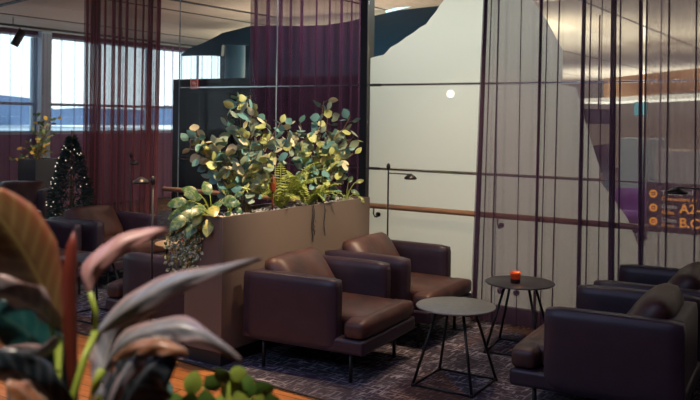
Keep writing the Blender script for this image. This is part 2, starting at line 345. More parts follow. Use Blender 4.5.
# ------------------------------------------------------------------ glass partition with frosted mountain film
joints = [-6.38, -5.05, -3.99, -2.72, -1.42, -.10, 1.2, 2.5, 3.9]
for a, c in zip(joints, joints[1:]):
    for z0, z1 in ((.13, 1.205), (1.22, 1.965), (1.98, 3.11)):
        o = struct(MB().box(((a+c)/2, GY, (z0+z1)/2), (c-a-.012, .012, z1-z0)).build('wall_glass', M['glass']))
plate('baseboard_glass', M['skirting'], (-1.24, GY, .065), (10.28, .05, .13), bev=.004)
for x in joints[:-1]:
    if x == -3.99: continue
    plate('trim_4', M['grey'], (x, GY, 1.62), (.005, .012, 2.98))
plate('trim_5', M['post'], (-4.03, GY+.05, 1.56), (.075, .12, 3.1))
for z in (1.2125, 1.9725): plate('trim_6', M['steel'], (-1.24, GY, z), (10.28, .010, .012))
out = [(-3.97, 2.22), (-3.90, 2.235), (-3.83, 2.245), (-3.80, 2.27), (-3.76, 2.31), (-3.68, 2.345), (-3.60, 2.395), (-3.53, 2.43), (-3.46, 2.475), (-3.40, 2.50), (-3.36, 2.55), (-3.31, 2.60), (-3.26, 2.67), (-3.20, 2.73), (-3.0, 2.95), (-2.85, 3.11), (-2.72, 3.11), (-2.44, 2.66), (-2.31, 2.48), (-2.17, 2.23), (-2.06, 1.93), (-1.98, 1.65), (-1.86, 1.29), (-1.76, 1.08), (-1.65, .93), (-1.56, .71), (-1.50, .84), (-1.42, .86), (3.85, .87)]
def topz(x):
    for (x0, z0), (x1, z1) in zip(out, out[1:]):
        if x0 <= x <= x1: return z0+(z1-z0)*(x-x0)/(x1-x0)
    return out[-1][1]
t = struct(empty('wall_film', (-3.0, GY+.012, .13)))
for z0, z1 in ((.135, 1.20), (1.225, 1.96), (1.985, 3.105)):
    b = MB(); xs = sorted({p[0] for p in out} | {-1.42+k*.4 for k in range(14)} | {j for j in joints if -3.9 < j < 3.8})
    prev = None
    for x in xs:
        h = min(z1, topz(x))
        if h <= z0+.001: prev = None if prev is None else 'end'
        v = None if h <= z0+.001 else (b.bm.verts.new((x+3, 0, z0-.13)), b.bm.verts.new((x+3, 0, h-.13)))
        if v and prev and prev != 'end': b.face([prev[0], v[0], v[1], prev[1]])
        prev = v
    b.build('film', M['film'], t)
# handrail on the lounge side with hooked brackets
t = empty('handrail', (-1.3, GY-.09, .885)); tag(t, 'long round beech handrail fixed along the glass partition', 'handrail')
MB().tube([(-5.2, 0, 0), (5.1, 0, 0)], .024, 14).build('rail', M['rail'], t)
for x in (-5.02, -3.85+1.3, -2.66+1.3, -1.52+1.3, -.3+1.3, 2.2, 3.4):
    q = MB().tube([(x, 0, -.02), (x, -.005, -.07), (x, .02, -.10), (x, .05, -.105), (x, .082, -.085)], .007, 8)
    q = q.build('bracket', M['black'], t)
    MB().tube([(x, .066, -.085), (x, .083, -.085)], .022, 14).build('mounting_disc', M['black'], q)
# floor-level clamps of the glass
for i, x in enumerate((-3.85, -2.66, -2.52, -1.52, -.3)):
    q = MB().tube([(x, GY-.035, .26), (x, GY-.008, .26)], .024, 14)
    tag(q.build('glass_clamp', M['black']), 'small round dark clamp low on the frosted glass, '+['behind the far corner armchair', 'left of the dark side table legs', 'just under the dark side table top', 'behind the nearest right armchair arm', 'behind the rear right armchair'][i], 'clamp', 'round clamps at the foot of the glass')

# ------------------------------------------------------------------ hall beyond the glass
# dark navy bulkhead with a curved upper outline
YB = 9.3
pts = [(181, 54.5), (190, 48), (203, 43), (215, 37), (221, 33.5), (222, 33), (249, 26.3), (250, 26), (275, 25.5), (300, 26), (325, 25), (345, 22), (368, 17), (400, 10), (440, 0), (470, -9)]
low = [(181, 56), (190, 55.5), (203, 55.5), (215, 55.5), (221, 56), (222, 45), (249, 45), (250, 79), (275, 79), (300, 79), (325, 80), (345, 80), (368, 80), (400, 80), (440, 80), (470, 80)]
b = MB(); rows = []
for (u, v), (u2, v2) in zip(pts, low):
    p, q = atY(u, v, YB), atY(u2 if u2 != u else u, v2, YB)
    p.z = min(p.z, 3.11)
    rows.append([b.bm.verts.new(x) for x in (p, q, q+Vector((0, .06, 0)), p+Vector((0, .06, 0)))])
for A, B in zip(rows, rows[1:]):
    for k in range(4): b.face([A[k], B[k], B[(k+1) % 4], A[(k+1) % 4]])
b.face(rows[0]); b.face(rows[-1][::-1])
struct(b.build('wall_bulkhead', M['navy'], flat=True))
a, c = atY(386, 11.5, YB-.03), atY(440, -1.5, YB-.03)
tag(MB().tube([a, c], .016, 8).build('cove_light', M['strip']), 'pale blue light strip along the top of the dark bulkhead', 'light')
p = atY(235, 60, 9.85)
struct(MB().lathe([(.16, 0), (.16, 2.86)], (p.x, 9.85, 0), 28).build('wall_column', M['column']))
a, c = atY(220, 60, 10.3), atY(251, 60, 10.3)
plate('wall_recess', M['navy'], ((a.x+c.x)/2, 10.35, 1.45), (c.x-a.x, .1, 2.9))
# dark partition with a flat top
x0, x1 = atY(173, 100, 8.2).x, atY(372, 100, 8.2).x
plate('wall_partition', M['darkwall'], ((x0+x1)/2, 8.3, 1.09), (x1-x0, .2, 2.18))
xd = atY(205, 100, 8.1).x
t = struct(empty('door_1', (xd, 8.17, 0))); MB().box((0, 0, 1.0), (.75, .06, 2.0), .006).build('door_leaf', M['plinth'], t)
MB().tube([(.28, -.05, .95), (.28, -.05, 1.15)], .012, 8).build('door_handle', M['steel'], t)
# fire hose sign, and its faint reflection modelled as a second plate
for i, (u, v, s) in enumerate([(195, 144.5, .155), (195, 84, .14)]):
    p = atY(u, v, 8.16); t = empty('fire_sign', (p.x, 8.15, p.z-s/2))
    tag(t, ['small red fire hose sign with pale pictogram at rail height on the dark wall', 'fire sign reflection built as a faint plate on the dark wall, beside the bright window'][i], 'sign')
    MB().box((0, 0, s/2), (s, .01, s)).build('board', M['redsign'], t)
    f = MB()
    for k in (-1, 1): f.box((k*s*.44, -.008, s/2), (s*.06, .006, s*.94)); f.box((0, -.008, s/2+k*s*.44), (s*.94, .006, s*.06))
    f.build('border', M['signwhite'], t)
    g = MB().lathe([(s*.16, 0), (s*.16, .01)], (0, 0, 0), 16); g.bm.verts.ensure_lookup_table()
    bmesh.ops.transform(g.bm, matrix=Matrix.Translation((-.03*s, -.006, s*.58)) @ Matrix.Rotation(R(90), 4, 'X'), verts=g.bm.verts)
    g.box((s*.20, -.010, s*.40), (s*.05, .006, s*.42)); g.box((s*.1, -.010, s*.22), (s*.22, .006, s*.05))
    g.build('pictogram', M['signwhite'], t)
# lamp reflection in the glass, built as a glowing ball before the film
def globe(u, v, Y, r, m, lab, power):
    p = atY(u, v, Y); t = empty('lamp_reflection', (p.x, Y, p.z-r)); tag(t, lab, 'lamp', None)
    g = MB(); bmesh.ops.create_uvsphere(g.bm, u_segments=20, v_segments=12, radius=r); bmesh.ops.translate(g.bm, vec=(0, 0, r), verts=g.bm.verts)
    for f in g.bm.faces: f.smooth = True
    g.build('reflection_ball', m, t); MB().tube([(0, .0, r), (0, GY-.008-Y, r)], r*.35, 10).build('mount', M['steel'], t)
globe(450.5, 94, GY-.06, .033, M['globe'], 'small white ball glowing as a lamp reflection on the frosted mountain, left of the sheer curtain', 1)
# ceiling battens and oak fascia in the right-hand hall
def beam(name, A, B, th, dep, m, lab, cat):
    o = MB(); d = (B-A).normalized(); nrm = Vector((0, 0, 1)).cross(d).normalized()*dep
    vs = [o.bm.verts.new(x) for x in (A, B, B+nrm, A+nrm)]; ws = [o.bm.verts.new(x-Vector((0, 0, th))) for x in (A, B, B+nrm, A+nrm)]
    o.face(vs); o.face(ws[::-1])
    for i in range(4): j = (i+1) % 4; o.face([ws[i], ws[j], vs[j], vs[i]])
    return tag(o.build(name, m, flat=True), lab, cat)
beam('ceiling_batten', at(548, 58, 19.4), at(720, 43.5, 15.6), .05, .10, M['wood'], 'thin oak batten under the pale hall ceiling', 'batten')
beam('ceiling_batten', at(524, -1, 9.6), at(566, -4, 9.4), .03, .10, M['wood'], 'short oak batten at the top edge, by the mountain peak', 'batten')
beam('oak_fascia', at(604, 78.5, 17.2), at(722, 65.5, 14.0), .40, .15, M['wood'], 'broad oak fascia band beyond the right sheer curtain', 'fascia')
beam('soffit', at(575, 99, 16.0), at(722, 92, 13.6), .08, 1.0, M['hallwall'], 'pale soffit under the oak fascia', 'soffit')
# far furniture of the hall
def slab(name, u0, v0, u1, v1, Y, dep, m, lab, cat, bev=.01):
    a, c = atY(u0, v0, Y), atY(u1, v1, Y)
    if c.z < .3: c.z = 0
    return tag(MB().box(((a.x+c.x)/2, Y+dep/2, (a.z+c.z)/2), (abs(c.x-a.x), dep, abs(a.z-c.z)), bev).build(name, m), lab, cat)
def screen(u0, v0, u1, v1, Y, m, lab):
    a, c = atY(u0, v0, Y), atY(u1, v1, Y); W_, H_ = abs(c.x-a.x), abs(a.z-c.z)
    t = empty('wall_screen', ((a.x+c.x)/2, Y, min(a.z, c.z))); tag(t, lab, 'screen')
    MB().box((0, .03, H_/2), (W_, .06, H_), .006).build('housing', M['screen'], t); MB().box((0, -.002, H_/2), (W_*.94, .008, H_*.92)).build('display', m, t)
    MB().tube([(0, .03, H_-.01), (0, .03, 3.1-min(a.z, c.z))], .012, 8).build('hanging_rod', M['black'], t)
screen(584, 109, 612, 124, 11, M['darkwall'], 'wide dark hanging screen seen left of the thick curtain fold')
screen(634, 102, 647, 116, 13, M['cyan'], 'teal glowing screen far away right of the thick curtain fold')
slab('hall_cabinet', 620, 138, 660, 216.6, 14, .5, M['grey'], 'pale blue-grey cabinet far in the hall behind the purple shell seat', 'cabinet')
slab('counter', 655, 150, 720, 231.5, 12, .6, M['hallwall'], 'long grey counter in the hall behind the lit sign', 'counter')
# leaning dark panel
o = MB(); ps = [(591, 146), (607, 144), (612, 171), (600, 173)]
A = [atY(u, v, 10) for u, v in ps]; vs = [o.bm.verts.new(p) for p in A]; ws = [o.bm.verts.new(p+Vector((0, .12, 0))) for p in A]
o.face(vs); o.face(ws[::-1])
for i in range(4): j = (i+1) % 4; o.face([vs[i], vs[j], ws[j], ws[i]])
p = (A[2]+A[3])/2; o.box((p.x, 10.06, p.z/2), (.08, .08, p.z+.02))
tag(o.build('display_stand', M['screen'], flat=True), 'dark slanted display on a post beside the mountain film', 'stand')
# purple shell seat
p = atY(634, 200, 8.6); t = empty('shell_seat', (p.x-.02, 8.7, 0)); t.scale = (.55, .55, .88); tag(t, 'purple rounded shell seat glowing beyond the glass, left of the lit sign', 'seat')
q = MB().lathe([(.05, .60), (.25, .62), (.38, .75), (.43, .95), (.40, 1.10), (.37, 1.10), (.39, .95), (.33, .80), (.2, .70), (.02, .68)], n=32); 
for v in q.bm.verts:
    if v.co.y < 0 and v.co.z > .85: v.co.z -= .22*min(1, -v.co.y/.3)
q.build('shell', M['purple'], t); MB().lathe([(.22, 0), (.22, .02), (.03, .04), (.03, .62)]).build('pedestal', M['white'], t)
# lit direction sign
sx0, sx1, SY = atY(646, 200, 8.2).x, atY(722, 200, 8.2).x, 8.2
zt, zb = atY(670, 184, SY).z, atY(670, 232, SY).z
t = empty('gate_sign', ((sx0+sx1)/2, SY, 0)); tag(t, 'dark direction sign with amber arrows and gate letters beyond the sheer curtain', 'sign')
MB().box((0, .03, (zt+zb)/2), (sx1-sx0, .06, zt-zb), .005).build('board', M['sign'], t)
for s in (-1, 1): MB().box((s*(sx1-sx0)*.42, .03, zb/2), (.04, .04, zb)).build('post', M['post'], t)
def text(s, u, v, hpx, m, name, bold=0):
    cu = bpy.data.curves.new('t', 'FONT'); cu.body = s; p = atY(u, v, SY); d = (p-Vector((0, 0, EYE))).length
    cu.size = hpx/F*8.0/.70; cu.extrude = .002; cu.offset = bold
    to = bpy.data.objects.new('t', cu); C.objects.link(to); bpy.context.view_layer.update()
    me = bpy.data.meshes.new_from_object(to.evaluated_get(bpy.context.evaluated_depsgraph_get())); bpy.data.objects.remove(to)
    me.materials.clear(); me.materials.append(m)
    o = bpy.data.objects.new(name, me); C.objects.link(o); o.parent = t
    o.location = (p.x-t.location.x, -.004, p.z); o.rotation_euler = (R(90), 0, 0)
for i, v in enumerate((193.5, 207.5, 221)):
    p = atY(653.5, v, SY); x = p.x-t.location.x; g = MB(); n = 24; r0, r1 = .020, .038
    ri = [[g.bm.verts.new((x+r*math.cos(k*2*math.pi/n), -.006, p.z+r*math.sin(k*2*math.pi/n))) for k in range(n)] for r in (r0, r1)]
    for k in range(n): g.face([ri[0][k], ri[0][(k+1) % n], ri[1][(k+1) % n], ri[1][k]])
    g.box((x, -.006, p.z), (.007, .003, .022)); g.box((x, -.006, p.z), (.022, .003, .007)); g.build('arrow_symbol', M['amber'], t)
text('Gates', 661.5, 208, 4.2, M['pale'], 'small_lettering'); text('Gates', 661.5, 213.5, 3.6, M['amber'], 'small_lettering')
text('Gates', 661.5, 221.5, 4.2, M['pale'], 'small_lettering'); text('Gates', 661.5, 227, 3.6, M['amber'], 'small_lettering')
text('Transfer', 661.5, 194.5, 4.2, M['pale'], 'small_lettering'); text('and', 684, 194.5, 4.2, M['pale'], 'small_lettering'); text('Connections by', 661.5, 200, 3.6, M['amber'], 'small_lettering')
text('A2-', 679.5, 213, 9, M['amber'], 'gate_lettering', .002); text('B,C,', 679, 227, 9, M['amber'], 'gate_lettering', .002)

# ------------------------------------------------------------------ curtains
def curtain(name, path, mats, z0, z1, lean, label, seg=10, swell=0):
    "path: list of (x, y, phase) along the track; lean(x, t) shifts a fold sideways from top to hem"
    b = MB(); cols = []
    for (x, y) in path:
        col = []
        for k in range(seg+1):
            t = k/seg; z = z1+(z0-z1)*t
            col.append(b.bm.verts.new((x+lean(x, t), y+swell*math.sin(x*5+t*3)*t, z)))
        cols.append(col)
    for A, B in zip(cols, cols[1:]):
        for k in range(seg): b.face([A[k], A[k+1], B[k+1], B[k]])
    return tag(b.build(name, mats, recalc=False), label, 'curtain')
def path_folds(x0, x1, y, folds, step=.012, wave=.010, per=.115):
    "gentle wave plus narrow doubled folds (x, width, depth)"
    pts = []; x = x0; fs = sorted(folds)
    while x < x1:
        if fs and x >= fs[0][0]-fs[0][1]/2:
            fx, wd, dp = fs.pop(0)
            nz = 5 if wd > .02 else 3
            for k in range(nz*3+1):
                q, m_ = divmod(k, 3); t = (m_/3 if q % 2 == 0 else 1-m_/3) if q < nz else nz % 2
                pts.append((fx-wd/2+wd*t, y-dp*(k/(nz*3))*(1-k/(nz*3))*2+.004*math.sin(k*2.1)))
            x = fx+wd/2+.004
            continue
        pts.append((x, y+wave*math.sin(x*2*math.pi/per))); x += step
    return pts
CY = 6.215
def ux(u, Y=CY): return atY(u, 110, Y).x
raw = [(483, .036, .04), (489, .010, .04), (497.5, .014, .05), (520, .008, .02), (540, .024, .05), (546, .010, .04), (558, .012, .05), (583, .030, .05), (590, .012, .05), (601, .008, .02), (613.5, .042, .05), (620.5, .014, .05), (641, .026, .05)]
folds = [(ux(u), a_, d_) for u, a_, d_ in raw]
random.seed(7)
fr = {round(f[0], 3): random.uniform(-.012, .03) for f in folds}
def lean_r(x, t):
    tt = t-.4
    k = min(1, max(0, (x-ux(478))/.35)); s = -.10*(1-k)
    return tt*(s+.035*math.sin(x*4.1+1.0)*k)
curtain('sheer_curtain', path_folds(ux(479), ux(643), CY, folds), M['sheer_right'], .03, 3.09, lean_r, 'mauve sheer curtain with thin dark folds over the mountain film, right of the bare glass', 12)
raw2 = [(647, .014, .04), (669.5, .014, .04), (697, .012, .04), (704, .02, .05), (718, .02, .04), (735, .02, .04)]
curtain('sheer_curtain', path_folds(ux(645), 1.6, CY-.035, [(ux(u), a_, d_) for u, a_, d_ in raw2], .02, .015, .11), M['sheer_dense'], .03, 3.09, lambda x, t: .02*math.sin(x*5)*(t-.4), 'denser plum sheer curtain hanging in front of the amber sign, at the right edge', 12)
# track they hang on
def pleats(x0, x1, y, per, amp, seed=0, jit=.35):
    random.seed(seed); pts = []; x = x0; k = 0; ph = 0
    while x < x1:
        p = per*random.uniform(1-jit, 1+jit); a_ = amp*random.uniform(.5, 1.3)
        for i in range(10):
            t = i/10; xx = x+p*(t-.10*math.sin(4*math.pi*t)); pts.append((xx, y+a_*math.sin(2*math.pi*t)))
        x += p
    return pts
curtain('sheer_curtain', pleats(atY(250, 50, 7.3).x, atY(361, 50, 7.3).x, 7.3, .155, .05, 5), M['sheer_mid'], .03, 3.09, lambda x, t: .01*math.sin(x*7)*t, 'purple voile curtain hanging beyond the glass behind the two leafy bushes', 8)
curtain('sheer_curtain', pleats(atY(83.5, 50, 6.1).x, atY(161, 50, 6.1).x, 6.1, .12, .045, 9), M['sheer_left'], .03, 3.09, lambda x, t: -.04*t*(x+7.2), 'wine red sheer curtain at the left end of the glass, behind the reading lamps', 8)
# pale sheers along the window wall
b = MB(); cols = []; random.seed(3); y = 4.0
while y < 16.5:
    p = random.uniform(.13, .30); wd = random.choice((.018, .022, .035))
    for i in range(5): cols.append([b.bm.verts.new((-12.05+.02*math.sin(i*1.25), y+(p-wd)*i/4, z)) for z in (3.05, 2.0, 1.0, .03)])
    for k in (0, 1, 0, 1, 0, 1): cols.append([b.bm.verts.new((-12.05+.01*k, y+p-wd+wd*k, z)) for z in (3.05, 2.0, 1.0, .03)])
    y += p
for A, B in zip(cols, cols[1:]):
    for k in range(3): b.face([A[k], A[k+1], B[k+1], B[k]])
tag(b.build('sheer_curtain', M['sheer_win'], recalc=False), 'pale sheer curtain drawn across the bright windows on the left', 'curtain')
# lighting track with a spotlight
t = empty('lighting_track', (-11.0, 10.5, 3.0)); tag(t, 'black lighting track with a spotlight under the ceiling near the windows', 'lighting track')
MB().box((0, 0, 0), (.045, 13, .035), .003).build('track', M['black'], t)
for yy in (-3.0, -.9, 2.0, 5): MB().tube([(0, yy, .01), (0, yy, .12)], .006, 6).build('hanger', M['black'], t)
p = at(20, 34, 12.9)
t2 = empty('track_spotlight', (-11.0, 7.62, 2.985)); tag(t2, 'small black cylinder spotlight tilted under the lighting track', 'spotlight')
MB().tube([(0, 0, 0), (0, 0, -.05)], .008, 8).build('bracket', M['black'], t2)
MB().tube([(.02, .03, -.05), (-.04, -.07, -.28)], .06, 16).build('lamp_head', M['black'], t2)

# ------------------------------------------------------------------ armchairs (face local +X)
def puff(b, c, d, bev, crown, n=8):
    "soft upholstered block with a crowned top"
    n0 = len(b.bm.verts); r = bmesh.ops.create_cube(b.bm, size=1); es = list({e for v in r['verts'] for e in v.link_edges})
    bmesh.ops.subdivide_edges(b.bm, edges=es, cuts=n, use_grid_fill=True)
    b.bm.verts.ensure_lookup_table(); allv = [b.bm.verts[i] for i in range(n0, len(b.bm.verts))]
    for v in allv:
        p = Vector((v.co.x*d[0], v.co.y*d[1], v.co.z*d[2])); h = Vector([max(0, x/2-bev) for x in d])
        q = Vector([max(-h[i], min(h[i], p[i])) for i in range(3)]); e = p-q
        if e.length > 0:
            m_ = max(abs(e.x), abs(e.y), abs(e.z)); e = e.normalized()*m_
        s = (1-(2*v.co.x)**2)*(1-(2*v.co.y)**2)
        p = q+e; p.z += crown*s*(1 if v.co.z > 0 else -.3); v.co = p+Vector(c)
    for f in {f for v in allv for f in v.link_faces}: f.smooth = True
def pillow(w_, h_, th, n=14):
    b = MB(); sides = []
    for sgn in (1, -1):
        g = []
        for i in range(n+1):
            row = []
            for j in range(n+1):
                a, c = 2*i/n-1, 2*j/n-1
                e = (1-a**4)*(1-c**4); k = 1-.05*(1-a*a*c*c)*max(abs(a), abs(c))**3-.10*(a*a*c*c)**2
                zz = sgn*th/2*(max(e, 0)**.55)+.004*math.sin(a*7+c*3)*e
                row.append(b.bm.verts.new((a*w_/2*k, c*h_/2*k, zz)))
            g.append(row)
        for i in range(n):
            for j in range(n): b.face([g[i][j], g[i+1][j], g[i+1][j+1], g[i][j+1]][::sgn])
    bmesh.ops.remove_doubles(b.bm, verts=b.bm.verts, dist=.0005); return b
CH = 'brown leather lounge armchair'
def armchair():
    t = empty('lounge_armchair')
    b = MB(); b.box((.025, 0, .240), (.91, .80, .095), .022, 3); b.box((.0, 0, .295), (.6, .6, .04), .01); b.build('seat_base', M['leather'], t)
    for s in (1, -1):
        q = MB(); puff(q, (-.07, s*.355, .42), (.72, .105, .455), .03, .004); q.build('armrest', M['leather'], t)
    q = MB(); puff(q, (-.36, 0, .42), (.12, .63, .43), .03, .004); q.build('backrest', M['leather'], t)
    q = MB(); puff(q, (.08, 0, .35), (.78, .60, .135), .045, .025, 10); puff(q, (.405, 0, .345), (.16, .79, .125), .045, .010, 8); q.build('seat_cushion', M['cushion'], t)
    pl = pillow(.66, .44, .22).build('back_cushion', M['cushion'], t)
    pl.rotation_euler = (R(54), R(0), R(91)); pl.location = (-.19, -.02, .548)
    sm = MB().tube([(-.33*math.cos(a)*min(1, 1/max(abs(math.cos(a)), abs(math.sin(a))))*.92, -.23*math.sin(a)*min(1, 1/max(abs(math.cos(a)), abs(math.sin(a))))*.92, 0) for a in [k*math.pi/24 for k in range(49)]], .003, 6).build('piping', M['leather'], pl)
    for x, y in ((.36, -.33), (.36, .31), (-.30, -.33), (-.30, .31)):
        MB().tube([(x, y, .003), (x, y, .205)], .013, 12).build('leg', M['black'], t)
    return t
proto = armchair()
spots = [((-3.20, 4.625, 0), 5, 'in the front, its back against the planter, warm lit cushion'),
         ((-3.22, 5.60, 0), 2, 'in the corner between the planter and the frosted glass'),
         ((-1.30, 4.74, 0), 184, 'nearest on the right, cut by the right edge, dark side to us'),
         ((-1.30, 5.65, 0), 182, 'behind the nearest right armchair, beside the sheer curtain'),
         ((-6.58, 5.60, 0), 2, 'before the wine red curtain on the left, facing right'),
         ((-6.60, 4.66, 0), 2, 'behind the big bronze leaf, before the small lit tree'),
         ((-4.47, 4.58, 0), 181, 'turned away behind the planter end, beyond the long pink leaf'),
         ((-4.475, 5.56, 0), 181, 'hidden behind the trailing plant, beside the second red candle'),
         ((-9.95, 6.90, 0), -50, 'far left in front of the grey planter with the yellow plant')]
for i, (loc, rz, lab) in enumerate(spots):
    o = proto if i == 0 else copy_tree(proto)
    o.location = loc; o.rotation_euler.z = R(rz); tag(o, CH+' '+lab if len((CH+' '+lab).split()) <= 16 else 'leather armchair '+lab, 'armchair', 'leather lounge armchairs')

# ------------------------------------------------------------------ wire side tables
def side_table(topm):
    t = empty('side_table'); T, B = .085, .197
    MB().lathe([(.0, .482), (.24, .482), (.25, .486), (.25, .492), (.246, .495), (.0, .495)][1:-1], n=56).build('table_top', topm, t)
    for sx, sy in ((1, 1), (1, -1), (-1, 1), (-1, -1)):
        MB().tube([(sx*T, sy*T, .483), (sx*B, sy*B, .012)], .0095, 10).build('leg', M['black'], t)
    q = MB(); cs = [(B, B), (-B, B), (-B, -B), (B, -B)]
    for i in range(4): q.tube([(*cs[i], .010), (*cs[(i+1) % 4], .010)], .0075, 8)
    for c_ in cs: q.tube([(*c_, .002), (*c_, .02)], .013, 10)
    q.build('base_frame', M['black'], t); return t
tb = side_table(M['tabletop'])
T = [((-2.27, 4.70, 0), 2, 'round grey side table on black wire legs, nearest, in the centre', M['tabletop']),
     ((-2.225, 5.66, 0), 8, 'round dark side table holding the red candle beside the curtain', M['table_dark']),
     ((-5.47, 4.52, 0), 2, 'round grey side table behind the pink leaves on the left', M['table_dark']),
     ((-5.45, 5.50, 0), 12, 'round side table, candlelight coloured into its top, holding a red candle behind the trailing plant', M['oak']),
     ((-8.70, 6.05, 0), 2, 'round side table far left among the dark armchairs', M['table_dark'])]
for i, (loc, rz, lab, m) in enumerate(T):
    o = tb if i == 0 else copy_tree(tb)
    o.location = loc; o.rotation_euler.z = R(rz); tag(o, lab, 'side table', 'round wire-leg side tables')
    if m is not M['tabletop']:
        for ch in kids(o):
            if ch.name.startswith('table_top'): ch.data = ch.data.copy(); ch.data.materials[0] = m
# votive candles
def votive():
    t = empty('votive_candle')
    MB().lathe([(.034, 0), (.038, .003), (.040, .030), (.040, .032)]).build('candle_wax', M['wax'], t)
    MB().lathe([(.0405, .032), (.041, .07), (.041, .085), (.037, .085), (.037, .036), (.01, .034)]).build('glass_holder', M['red'], t)
    MB().lathe([(.0415, .072), (.0425, .078), (.0415, .083)]).build('rim', M['rimglass'], C.objects[-1] if 0 else kids(t)[-1])

    MB().lathe([(.001, .036), (.006, .046), (.004, .056), (.0005, .066)], n=12).build('flame', M['flame'], t)
    return t
v = votive(); v.location = (-2.235, 5.60, .4955); v.scale = (.9, .9, .95); tag(v, 'lit red glass votive candle on the dark side table by the curtain', 'candle', 'red votive candles')
v2 = copy_tree(v); p = atY(178, 240, 5.42); v2.location = (-5.33, 5.42, .4955); v2['label'] = 'lit red votive candle on the warm-topped table left of the trailing plant'
for loc, nm in (((-2.215, 5.60, .59), 'candle_glow'), ((-5.33, 5.42, .59), 'candle_glow')):
    l = bpy.data.lights.new(nm, 'POINT'); l.energy = .2; l.color = (1, .35, .12); l.shadow_soft_size = .02
    o = bpy.data.objects.new(nm, l); C.objects.link(o); o.location = loc

# ------------------------------------------------------------------ reading lamps
def reading_lamp(base, head, ztop, lab, zarm=None, r=.05):
    bx, by = base; t = empty('reading_lamp', (bx, by, 0)); tag(t, lab, 'lamp', 'slim black reading lamps')
    zarm = zarm or ztop-.07
    MB().lathe([(.10, .003), (.10, .012), (.02, .018)], n=28).build('base', M['black'], t)
    pole = MB().tube([(0, 0, .012), (0, 0, ztop-.02)], .0075, 10).build('pole', M['black'], t)
    MB().lathe([(.006, ztop-.05), (.016, ztop-.035), (.018, ztop-.01), (.010, ztop+.012), (.002, ztop+.016)], n=16).build('knob', M['black'], pole)
    h = Vector((head[0]-bx, head[1]-by, head[2]))
    arm = MB().tube([(0, 0, zarm), (h.x, h.y, h.z+.03)], .005, 8).build('arm', M['black'], t)
    MB().lathe([(.012, h.z+.035), (.030, h.z+.022), (r, h.z+.005), (r*1.05, h.z-.008), (r*.9, h.z-.012)], (h.x, h.y, 0), 24).build('lamp_shade', M['black'], arm)
p = at(388, 200, 7.05); h = at(410.5, 178, 6.75)
reading_lamp((p.x, p.y), h, at(388, 165, 7.05).z, 'slim black reading lamp in front of the pale frosted glass')
h = at(677, 192, 5.25); q = at(716, 187, 4.95)
reading_lamp((-.68, 5.21), h, 1.30, 'black reading lamp reaching in from the right edge over the armchairs', h.z+.05, .062)
p = at(130.5, 200, 8.75); h = at(134.5, 163.5, 8.6)
reading_lamp((p.x, p.y), h, at(131, 153.5, 8.75).z, 'black reading lamp before the wine curtain, farther of the pair', at(131, 163, 8.75).z, .045)
p = at(152, 250, 5.75); h = at(141, 182, 5.7)
reading_lamp((p.x, p.y), h, at(151, 178, 5.75).z, 'black reading lamp before the wine curtain, nearer of the pair', at(151, 182, 5.75).z, .055)

# ------------------------------------------------------------------ planters
def planter(name, c, sx, sy, h, lab, pebbles=True):
    t = empty(name, (c[0], c[1], 0)); tag(t, lab, 'planter')
    b = MB(); b.box((0, 0, .055), (sx-.05, sy-.05, .10)); b.build('plinth', M['plinth'], t)
    b = MB(); th = .02; zc, hh = (.10+h)/2, h-.10
    for s in (1, -1): b.box((s*(sx-th)/2, 0, zc), (th, sy, hh), .0025); b.box((0, s*(sy-th)/2, zc), (sx-2*th, th, hh), .0025)
    b.box((0, 0, .12), (sx-.04, sy-.04, .02)); b.build('planter_box', M['planter'], t)
    MB().box((0, 0, h-.07), (sx-.045, sy-.045, .08)).build('soil', M['soil'], t)
    if pebbles:
        g = MB(); random.seed(11)
        for k in range(420):
            x, y = random.uniform(-.5, .5)*(sx-.07), random.uniform(-.5, .5)*(sy-.07); r = random.uniform(.007, .014)
            res = bmesh.ops.create_icosphere(g.bm, subdivisions=1, radius=r); bmesh.ops.transform(g.bm, matrix=Matrix.Translation((x, y, h-.028+r*.5)) @ Matrix.Diagonal((1.2, 1, .7, 1)), verts=res['verts'])
        tag(g.build('pebbles', M['gravel'], t), kind='stuff')
    return t
planter('room_divider_planter', (-3.84, 4.99), .34, 1.84, 1.0, 'tall taupe box planter full of leafy plants dividing the seats')
pf = at(39, 158, 12.4)
o = planter('box_planter', (pf.x, pf.y), .42, .42, 1.0, 'grey box planter by the left windows holding the yellow plant', False)
for ch in kids(o):
    if ch.name.startswith('planter_box'): ch.data.materials[0] = mat('slate_box', (.05, .055, .075), .5)
CR = Vector((math.cos(YAW), math.sin(YAW), 0)); CF = Vector((-math.sin(YAW), math.cos(YAW), 0)); UP = Vector((0, 0, 1))
def bez(a, b, c, t): return a*(1-t)**2+b*2*t*(1-t)+c*t*t
def rv(): return Vector((random.gauss(0, 1), random.gauss(0, 1), random.gauss(0, 1))).normalized()
